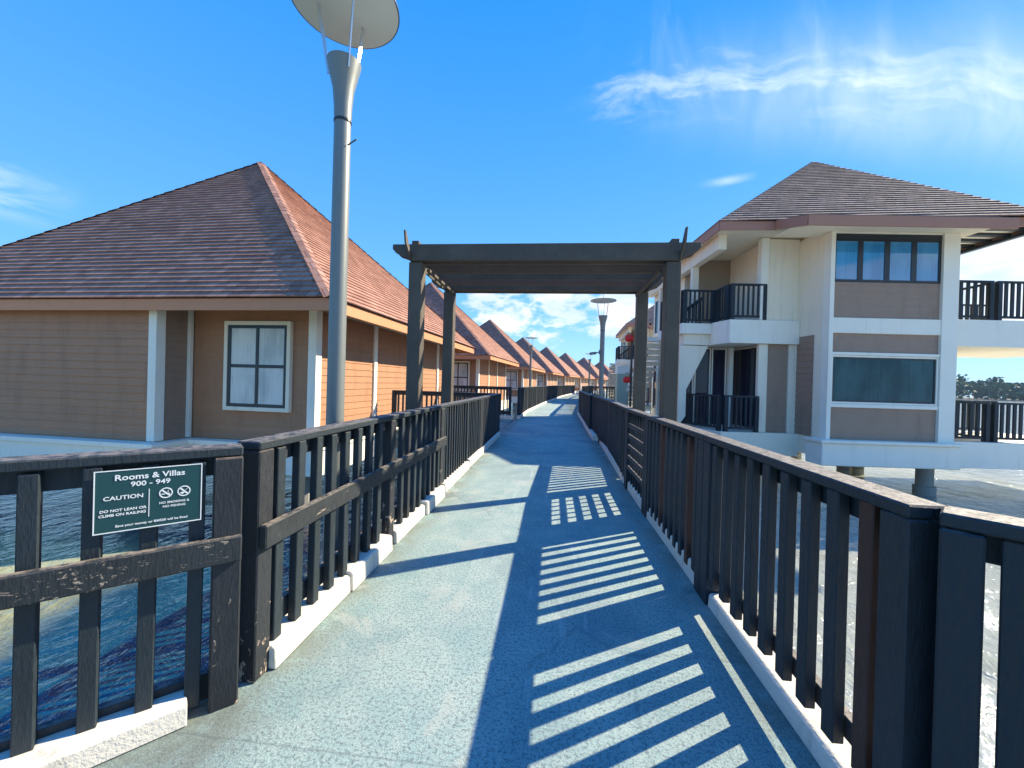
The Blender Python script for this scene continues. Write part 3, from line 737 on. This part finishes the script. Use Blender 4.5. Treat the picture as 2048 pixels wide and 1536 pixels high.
    window(root, (win[0], yw), (win[1], yw), .70, 2.68, depth=.075)
    # platform
    MB().prism([(xl-.3, yb-.22), (xb+.22, yb-.22), (xb+.22, yw-.22), (xr+.25, yw-.22), (xr+.25, yk+.25), (xl-.3, yk+.25)], -.62, zb-.022).build('platform', M['white'], root, bevel=.01)
    MB().prism([(xl-.33, yb-.26), (xb+.26, yb-.26), (xb+.26, yw-.26), (xr+.29, yw-.26), (xr+.29, yk+.28), (xl-.33, yk+.28)], zb-.12, zb-.019).build('platform_lip', M['white'], root, bevel=.008)
    for px_ in (xr-.6, (xr+xl)/2, xl+.8):
        for py_ in (yw+.5, (yw+yk)/2, yk-.6):
            o = MB().lathe([(.22, -3.9), (.22, -.625)], 16, (px_, py_)).build('pile', M['concrete'], root)
    return root
ROW = [ # apex positions and headings of the villas, near to far
 (-10.10, 12.16), (-8.91, 28.10), (-7.24, 44.82), (-4.77, 62.14), (-1.36, 77.81), (2.74, 91.97), (8.02, 106.35), (14.2, 122.0), (20.4, 136.5)]
villa((-4.20, 7.12), -R(3.0), apex=(-6.15, 5.25), za=8.72, wx=12.3, wy=11.0, label='nearest brown villa at left, its white framed window facing the walkway')
names = ['second villa in the left row, just behind the pergola post', 'third villa in the left row, its roof rising over the second', 'fourth villa in the left row, behind the slim left lamp post',
         'fifth villa in the left row, right of the slim left lamp post', 'sixth villa in the left row, between the two small lamp heads', 'seventh villa in the left row, at the small distant lamp post',
         'eighth villa in the left row, directly behind the tall lamp post pole', 'last villa in the left row, right of the tall lamp post pole']
proto = None
for i in range(1, 9):
    ax, ay = ROW[i]; px_, py_ = ROW[i-1]; nx_, ny_ = ROW[min(i+1, 8)]
    h = -math.atan2(nx_-px_, ny_-py_)
    if i == 1: h = -R(4.5)
    c_, s_ = math.cos(h), math.sin(h); lx, ly = -5.75, 5.0
    F = (ax-(lx*c_-ly*s_), ay-(lx*s_+ly*c_))
    if proto is None:
        proto = villa(F, h, wx=11.5, wy=10.2, apex=(lx, ly), za=8.5, label=names[0], win=(-2.95, -1.50)); v = proto
    else:
        v = copy_tree(proto); v.location = (F[0], F[1], 0); v.rotation_euler = (0, 0, h); v['label'] = names[i-1]

# ---------------------------------------------------------------- two storey building on the right
def rail_simple(root, a, b, z, h=.98, sp=.125, nm='balcony_railing', bw=.045, mt='rail', post=(0, 1)):
    """balcony railing: one part with balusters and posts as sub-parts"""
    a, b = Vector(a), Vector(b); L = (b-a).length; ang = math.atan2(b.y-a.y, b.x-a.x)
    g = MB(); g.box((0, -.04, h-.05), (L, .04, h)); g.box((.002, -.018, .07), (L-.002, .018, .13))
    ro = g.build(nm, M[mt], root); ro.location = (a.x, a.y, z); ro.rotation_euler = (0, 0, ang)
    me = MB().box((-bw/2, -.016, .0), (bw/2, .016, h-.13-.052)).mesh('baluster', M[mt])
    n = int((L-.16)/sp)
    for k in range(n+1): inst('baluster', me, ro, (.08+(L-.16)*k/max(1, n), 0, .131))
    pm = MB().box((-.05, -.05, 0), (.05, .05, h-.052)).mesh('post', M[mt])
    for f in post:
        o = inst('post', pm, ro, (min(max(f*L, .05), L-.05), 0, 0)); o.scale = (1, .98, 1)
    return ro
def block(label):
    root = empty('two_storey_villa', (0, 0, 0), YAW); tag(root, label, 'villa', 'two storey cream villas on the right side')
    P = lambda n, mt, bx, bev=.004: MB().box(*bx).build(n, M[mt], root, bevel=bev)
    # roof
    zE = 5.72
    FL, FR, BR, BL = (5.30, 10.45, zE+.13), (12.95, 9.75, zE+.13), (12.95, 17.6, zE+.13), (5.30, 17.6, zE+.13)
    A = (10.12, 14.03, 9.42)
    roof = stepped_roof([(FL, FR, A, A), (FR, BR, A, A), (BR, BL, A, A), (BL, FL, A, A)], .16).build('roof', M['shingle_grey'], root)
    # lower skirt roof over the projecting bay
    s0, s1 = (6.70, 9.20, 5.50), (11.35, 9.20, 5.50)
    k = (A[2]-zE-.13)/(A[1]-10.2)
    stepped_roof([(s0, s1, (11.35-.30, 10.22, 5.50+.42), (6.70+.25, 10.43, 5.50+.42)) if False else (s0, s1, (7.15, 10.60, 6.02), (11.02, 10.60, 6.16))], .16).build('bay_roof', M['shingle_grey'], root)
    def slope_board(a, b, h=.22, t=.04, n='fascia'):
        g = MB(); g.bar((a[0], a[1], a[2]-h/2), (b[0], b[1], b[2]-h/2), t, h); return g.build(n, M['fascia_dull'], root)
    zf = zE+.12
    slope_board((5.31, 10.47, zf), (6.72, 10.40, zf)); slope_board((11.36, 10.12, zf), (12.94, 9.78, zf))
    slope_board((5.32, 10.50, zf), (5.32, 17.6, zf)); slope_board((12.93, 9.82, zf), (12.93, 17.6, zf)); slope_board((5.34, 17.58, zf), (12.9, 17.58, zf))
    slope_board((6.70, 9.20, 5.51), (11.35, 9.20, 5.51), .235); slope_board((6.70, 9.22, 5.51), (6.70, 10.38, 5.86), .235); slope_board((11.35, 9.22, 5.51), (11.35, 10.10, 5.86), .235)
    P('soffit', 'cream', ((5.36, 10.50, zE-.02), (10.98, 17.55, zE)))
    P('bay_soffit', 'cream', ((6.74, 9.24, 5.47), (11.32, 10.48, 5.49)))
    P('terrace_soffit', 'white', ((11.0, 10.15, zE+.02), (12.90, 17.5, zE+.04)))
    for q in range(17):
        P('rafter', 'frame', ((11.40 if q < 1 else 11.0, 10.22+q*.42, zE-.05), (12.88, 10.36+q*.42, zE+.018)), 0)
    P('edge_beam', 'frame', ((12.78, 9.90, zE-.16), (12.905, 17.5, zE-.076)), 0)
    # projecting bay, front plane y = 10
    b0, b1 = 7.84, 10.95
    P('column', 'white', ((b0, 10.0, -.19), (7.945, 10.24, 5.465)))
    P('column', 'white', ((10.56, 10.0, -.19), (b1, 10.32, 5.465)))
    for z0, z1 in ((5.43, 5.465), (2.95, 3.33), (2.405, 2.475), (1.10, 1.19)):
        P('band', 'white', ((7.946, 10.02, z0), (10.559, 10.26, z1)))
    P('ledge', 'white', ((7.66, 9.86, -.34), (b1+.04, 10.45, .22)), .02)
    P('ledge_cap', 'white', ((7.60, 9.80, .221), (b1+.06, 10.42, .295)), .008)
    core = MB().prism([(7.93, 10.12), (10.93, 10.12), (10.93, 17.1), (6.66, 17.1), (6.66, 13.3), (7.02, 13.3), (7.02, 11.26), (7.93, 11.26)], -.2, 5.69).build('core_wall', M['cream'], root)
    for z0, z1 in ((.30, 1.10), (2.48, 2.95), (3.33, 4.23)):
        siding(MB(), (7.946, 10.075), (10.559, 10.075), z0, z1, 0, lap=.005).build('wall', M['siding_grey'], root)
    window(root, (7.95, 10.10), (10.555, 10.10), 4.235, 5.425, None, 'skyglass', 4, 1, .06, fw=.055, header=.12, mw=.13)
    window(root, (7.95, 10.10), (10.555, 10.10), 1.195, 2.40, 'white', 'tealglass', 1, 1, .06, tw=.045, fw=.035)
    # left flank of the bay
    siding(MB(), (7.84, 11.18), (7.84, 10.50), .30, 2.95, -.002).build('wall', M['siding_grey'], root)
    P('bay_flank', 'cream', ((7.845, 10.241), (7.926, 11.2)) and ((7.845, 10.242, -.19), (7.925, 11.198, 5.60)))
    # wall plane at y = 11.2
    P('pier', 'cream', ((7.02, 11.15, 3.40), (7.843, 11.255, 5.66)))
    siding(MB(), (7.06, 11.2), (7.62, 11.2), .30, 2.73, 0).build('wall', M['siding_grey'], root)
    P('pier', 'cream', ((6.80, 11.14, .30), (7.05, 11.255, 2.74))); P('pier', 'cream', ((7.63, 11.14, .30), (7.843, 11.255, 2.74)))
    P('column', 'white', ((6.78, 11.10, 3.401), (6.99, 11.30, 5.68)))
    # upper balcony slab
    MB().prism([(5.95, 11.05), (7.838, 11.05), (7.838, 11.13), (7.0, 13.3), (6.0, 13.3), (5.78, 11.7)], 2.75, 3.395).build('balcony_slab', M['white'], root, bevel=.006)
    P('landing', 'white', ((4.95, 11.85, 3.08), (5.93, 13.9, 3.39))); P('landing', 'cream', ((5.05, 11.95, 2.76), (5.90, 13.8, 3.078)))
    rail_simple(root, (5.98, 11.13), (6.95, 11.13), 3.40, 1.0, .13)
    rail_simple(root, (5.00, 11.93), (5.92, 11.93), 3.395, 1.0, .12)
    rail_simple(root, (5.00, 13.8), (5.00, 12.0), 3.395, 1.0, .12)
    rail_simple(root, (5.97, 11.92), (5.97, 11.20), 3.40, 1.0, .12)
    MB().bar((5.15, 12.6, 3.75), (5.85, 12.6, 4.30), .04, .10).build('stair_handrail', M['rail'], root)
    for q in range(6):
        MB().box((5.18+q*.12, 12.58, 3.40), (5.21+q*.12, 12.62, 3.74+q*.094)).build('stair_baluster', M['rail'], root)
    # upper recess: back wall and the sloping plate under the eave
    P('recess_wall', 'tan', ((5.78, 13.25, 3.395), (7.03, 13.298, 5.69)))
    P('eave_beam', 'cream', ((5.52, 10.95, 5.28), (5.74, 17.2, 5.69)))
    P('column', 'cream', ((5.54, 12.62, 3.395), (5.73, 12.80, 5.279))); P('column', 'cream', ((5.54, 15.6, -.2), (5.73, 15.8, 5.279)))
    P('side_wall', 'cream', ((5.80, 13.9, .30), (6.655, 17.1, 5.68)), 0)
    window(root, (5.795, 16.9), (5.795, 14.4), .5, 2.6, 'white', 'darkglass', 3, 1)
    window(root, (5.795, 16.9), (5.795, 14.4), 3.6, 5.1, 'white', 'tealglass', 3, 1)
    # lower recess: glazed doors, bracket wall, slab, railing
    P('door_reveal', 'tan', ((5.6, 12.62, .30), (6.79, 12.66, 2.74)), 0)
    for q, (xa, xb) in enumerate(((5.20, 5.58), (5.62, 6.10), (6.14, 6.58))):
        window(root, (xa, 12.5), (xb, 12.5), .32, 2.72, 'white', 'darkglass', 1, 1, tw=.03, fw=.03)
    window(root, (6.99, 13.25), (6.99, 11.32), .32, 2.72, 'white', 'darkglass', 3, 1, tw=.03, fw=.03)
    P('column', 'white', ((6.60, 12.3, .30), (6.72, 12.45, 2.74)))
    MB().slabxz([(4.96, .30), (5.18, .62), (5.18, 1.42), (5.80, 2.74), (4.96, 2.74)], 11.98, 12.10).build('bracket_wall', M['cream'], root, bevel=.004)
    MB().prism([(5.75, 10.98), (7.843, 10.98), (7.843, 11.14), (7.0, 11.14), (6.7, 17.1), (5.0, 17.1), (4.95, 13.2)], -.32, .298).build('floor_slab', M['cream'], root, bevel=.006)
    rail_simple(root, (5.85, 11.05), (6.78, 11.05), .30, 1.0, .12)
    rail_simple(root, (5.02, 13.2), (5.78, 11.10), .30, 1.0, .12)
    # outside stair down from the landing
    g = MB()
    for q in range(14):
        g.box((4.55, 13.9+q*.26, 3.05-q*.20), (5.35, 14.18+q*.26, 3.20-q*.20))
    g.build('stair', M['white'], root)
    # terraces on the right
    for z0, z1 in ((2.72, 3.40), (-.36, .30)):
        P('terrace_slab', 'white', ((b1+.002, 10.28, z0), (15.8, 13.4, z1)), .006)
    for z in (3.401, .301):
        rail_simple(root, (b1+.05, 13.2), (15.6, 13.2), z, 1.02, .155, bw=.075, post=(0, .28, .55, 1))
        rail_simple(root, (12.32, 10.42), (15.6, 10.42), z, 1.02, .155, bw=.075)
        rail_simple(root, (12.30, 13.1), (12.30, 10.5), z, 1.02, .155, bw=.075)
        rail_simple(root, (b1+.05, 10.42), (12.22, 10.42), z, 1.02, .155, bw=.075)
    P('back_wall', 'cream', ((10.96, 13.42, .3), (12.4, 17.0, 5.70)), 0)
    # piles
    for x, y in ((10.75, 13.1), (11.35, 13.3), (11.15, 10.9), (8.2, 15.6), (14.6, 11.3), (11.2, 16)):
        MB().lathe([(.235, -3.9), (.235, -.98)] if (x, y) == (11.15, 10.9) else [(.18, -3.9), (.18, -1.0)], 20, (x, y)).build('pile_collar', M['concrete'], root)
        MB().lathe([(.185 if x > 9 else .15, -.979), (.185 if x > 9 else .15, -.37)], 20, (x, y)).build('pile', M['concrete'], root)
    P('pile_cap', 'concrete', ((10.9, 10.7, -.44), (12.0, 11.2, -.362)), 0)
    return root
def bake(root, s, foot, yaw_local):
    '''give every part its real size (s) and put the root at the building's front left corner'''
    done = set()
    def walk(o, depth):
        if o.data and o.data.name not in done:
            done.add(o.data.name)
            if depth == 1 and tuple(o.location) == (0, 0, 0): o.data.transform(Matrix.Translation((-foot[0]*s, -foot[1]*s, 0)) @ Matrix.Scale(s, 4))
            else: o.data.transform(Matrix.Scale(s, 4))
        if depth == 1 and tuple(o.location) != (0, 0, 0): o.location = (o.location.x*s-foot[0]*s, o.location.y*s-foot[1]*s, o.location.z*s)
        elif depth > 1: o.location = o.location*s
        for c_ in [x for x in COL.objects if x.parent == o]: walk(c_, depth+1)
    for c_ in [x for x in COL.objects if x.parent == root]: walk(c_, 1)
b1_ = block('large two storey cream villa on the right with blue windows')
FOOT = (5.3, 10.45); BS = 1.22
bake(b1_, BS, FOOT, 0)
def at_cam(o, cx, D_, rot, z):
    o.location = (cx*math.cos(YAW)-D_*math.sin(YAW), cx*math.sin(YAW)+D_*math.cos(YAW), z); o.rotation_euler = (0, 0, rot)
at_cam(b1_, 6.466, 12.75, YAW-R(1.5), -.33)
def place_block(src, cx, D_, rot, label):
    """copy so that the front left eave corner (5.3,10.45 local) stands at camera-frame (cx,D_)"""
    r = copy_tree(src); r['label'] = label; at_cam(r, cx, D_, rot, -.33)
    return r
place_block(b1_, 9.7, 34.5, -R(3), 'second two storey villa, half hidden behind the right pergola posts')
place_block(b1_, 16.2, 61.0, -R(8), 'farthest two storey villa, its eave just showing beside the red lanterns')

# terrace furniture
def patio_set(cx, D_, z, lab):
    def W2(x, y): return (x*math.cos(YAW)-y*math.sin(YAW), x*math.sin(YAW)+y*math.cos(YAW))
    x, y = W2(cx, D_)
    t = empty('patio_table', (x, y, z), YAW); tag(t, 'small dark round table on the '+lab+' terrace', 'table', 'patio tables on the terraces')
    MB().lathe([(.33, .70), (.34, .71), (.34, .73), (.33, .74)], 24).build('table_top', M['plastic'], t)
    MB().lathe([(.03, .03), (.03, .70)], 12).build('stem', M['plastic'], t); MB().lathe([(.24, 0), (.22, .03)], 20).build('base', M['plastic'], t)
    for s_, nm in ((-1, 'left'), (1, 'right')):
        x, y = W2(cx+s_*.62, D_+.1)
        c_ = empty('patio_chair', (x, y, z), YAW+R(90)*s_*.9); tag(c_, 'dark chair on the '+lab+' terrace, '+nm+' of the small table', 'chair', 'patio chairs on the terraces')
        MB().box((-.24, -.22, .42), (.24, .24, .455)).build('seat', M['plastic'], c_, bevel=.01)
        g = MB()
        for q in range(5): g.bar((-.19+q*.095, .23, .47), (-.19+q*.095, .33, .92), .05, .018)
        g.bar((-.24, .33, .93), (.24, .33, .93), .03, .05); g.build('backrest', M['plastic'], c_)
        for lx in (-.21, .21):
            for ly in (-.19, .21): MB().bar((lx, ly, 0), (lx*.95, ly, .42), .035, .035, (0, 1, 0)).build('leg', M['plastic'], c_)
            MB().bar((lx*1.1, -.2, .64), (lx*1.1, .26, .66), .045, .025).build('armrest', M['plastic'], c_)
patio_set(14.45, 13.9, 3.401*BS-.33, 'upper'); patio_set(14.45, 13.9, .301*BS-.33, 'lower')

# ---------------------------------------------------------------- red lanterns, cabinet
def camxy(cx, D_): return (cx*math.cos(YAW)-D_*math.sin(YAW), cx*math.sin(YAW)+D_*math.cos(YAW))
x, y = camxy(4.78, 16.1)
lp = empty('lantern_pole', (x, y, 0)); tag(lp, 'dark slender pole holding the red lanterns beside the right pergola post', 'pole')
MB().lathe([(.045, -3), (.045, 3.55)], 12).build('shaft', M['frame'], lp); MB().bar((.0, 0, 3.6), (-.22, 0, 3.6), .03, .03).build('arm', M['frame'], lp); MB().bar((.0, 0, 1.98), (-.22, 0, 1.98), .03, .03).build('arm', M['frame'], lp)
def lantern(px_, D_, z, r, label):
    x, y = camxy((px_-1024)/800*D_, D_)
    t = empty('red_lantern', (x, y, z)); tag(t, label, 'lantern', 'red hanging lanterns')
    prof = [(r*.45, -r*.85), (r*.85, -r*.62), (r, -r*.2), (r, r*.2), (r*.85, r*.62), (r*.45, r*.85)]
    o = MB().lathe(prof, 16).build('shade', M['red'], t); smooth_by_angle(o, 60)
    MB().lathe([(r*.4, r*.86), (r*.4, r*1.02)], 12).build('cap', M['gold'], t); MB().lathe([(r*.3, -r*1.0), (r*.3, -r*.86)], 12).build('tassel', M['gold'], t)
    MB().lathe([(.006, r*1.03), (.006, r*1.35)], 6).build('cord', M['frame'], t)
lantern(1256, 16.0, 3.38, .17, 'upper red lantern beside the right rear pergola post')
lantern(1253, 16.0, 1.72, .15, 'lower red lantern just above the right railing')
x, y = camxy(5.55, 20.0)
cb = empty('utility_cabinet', (x, y, 0), YAW); tag(cb, 'tall pale green cabinet with white top behind the right railing', 'cabinet')
MB().box((-.29, 0, -.2), (.29, .4, 2.05)).build('body', M['greenbox'], cb, bevel=.01); MB().box((-.31, -.02, 2.052), (.31, .42, 2.5)).build('top', M['white'], cb, bevel=.01)
MB().box((-.24, -.012, .2), (.24, -.001, 1.95)).build('door', M['greenbox'], cb, bevel=.003); MB().box((-.5, -.6, -.5), (.5, .7, -.205)).build('plinth', M['concrete'], cb)

# ---------------------------------------------------------------- far shore
rnd = random.Random(3)
def shore():
    leaf = MB(); n = 0
    for k in range(300):
        azd = rnd.uniform(26, 84); d = rnd.uniform(430, 500)
        cx, cy = d*math.sin(R(azd)), d*math.cos(R(azd))
        h = rnd.choice((1, 1, 1.25))*rnd.uniform(7, 12.5)*(1+.25*math.sin(azd*.9)); rw = rnd.uniform(5, 9)
        for q in range(95):
            t = rnd.random()**.6; a = rnd.uniform(0, 6.283); zz = WZ+h*t
            rr_ = rw*math.sqrt(max(.05, 1-(t-.45)**2*2.4))*math.sqrt(rnd.random())
            c_ = Vector((cx+rr_*math.cos(a), cy+rr_*math.sin(a), zz)); s_ = rnd.uniform(.7, 1.5)
            u = Vector((rnd.gauss(0, 1), rnd.gauss(0, 1), rnd.gauss(0, .6))).normalized(); v_ = u.cross(Vector((rnd.gauss(0, 1), rnd.gauss(0, 1), rnd.gauss(0, 1)))).normalized()
            leaf.quad(c_-u*s_-v_*s_*.7, c_+u*s_-v_*s_*.5, c_+u*s_*.8+v_*s_*.7, c_-u*s_*.9+v_*s_*.6)
    me = bpy.data.meshes.new('mangrove_forest'); me.from_pydata(leaf.v, [], leaf.f); me.materials.append(M['leaf'])
    o = bpy.data.objects.new('mangrove_forest', me); COL.objects.link(o)
    tag(o, 'dark green mangrove forest on the far shore behind the terraces', 'forest', kind='stuff')
shore()
g = MB()
P = [(d*math.sin(R(a)), d*math.cos(R(a))) for d, a in [(424, q) for q in range(24, 88, 4)]]+[(700*math.sin(R(a)), 700*math.cos(R(a))) for a in range(84, 20, -4)]
g.prism(P[::-1], WZ-.5, WZ+.35); tag(g.build('far_shore', M['bark']), kind='structure')

# ---------------------------------------------------------------- air
hz = bpy.data.materials.new('thin_haze'); hz.use_nodes = True; t = NT(hz.node_tree); t.n.clear()
o_ = t.new('ShaderNodeOutputMaterial'); pv = t.new('ShaderNodeVolumePrincipled'); t.l.new(pv.outputs[0], o_.inputs['Volume'])
pv.inputs['Color'].default_value = (.42, .68, 1, 1); pv.inputs['Density'].default_value = .00014; pv.inputs['Anisotropy'].default_value = .3
g = MB().box((-1520, -1520, WZ-2.5), (1520, 1520, 26)); tag(g.build('haze', hz), kind='stuff')
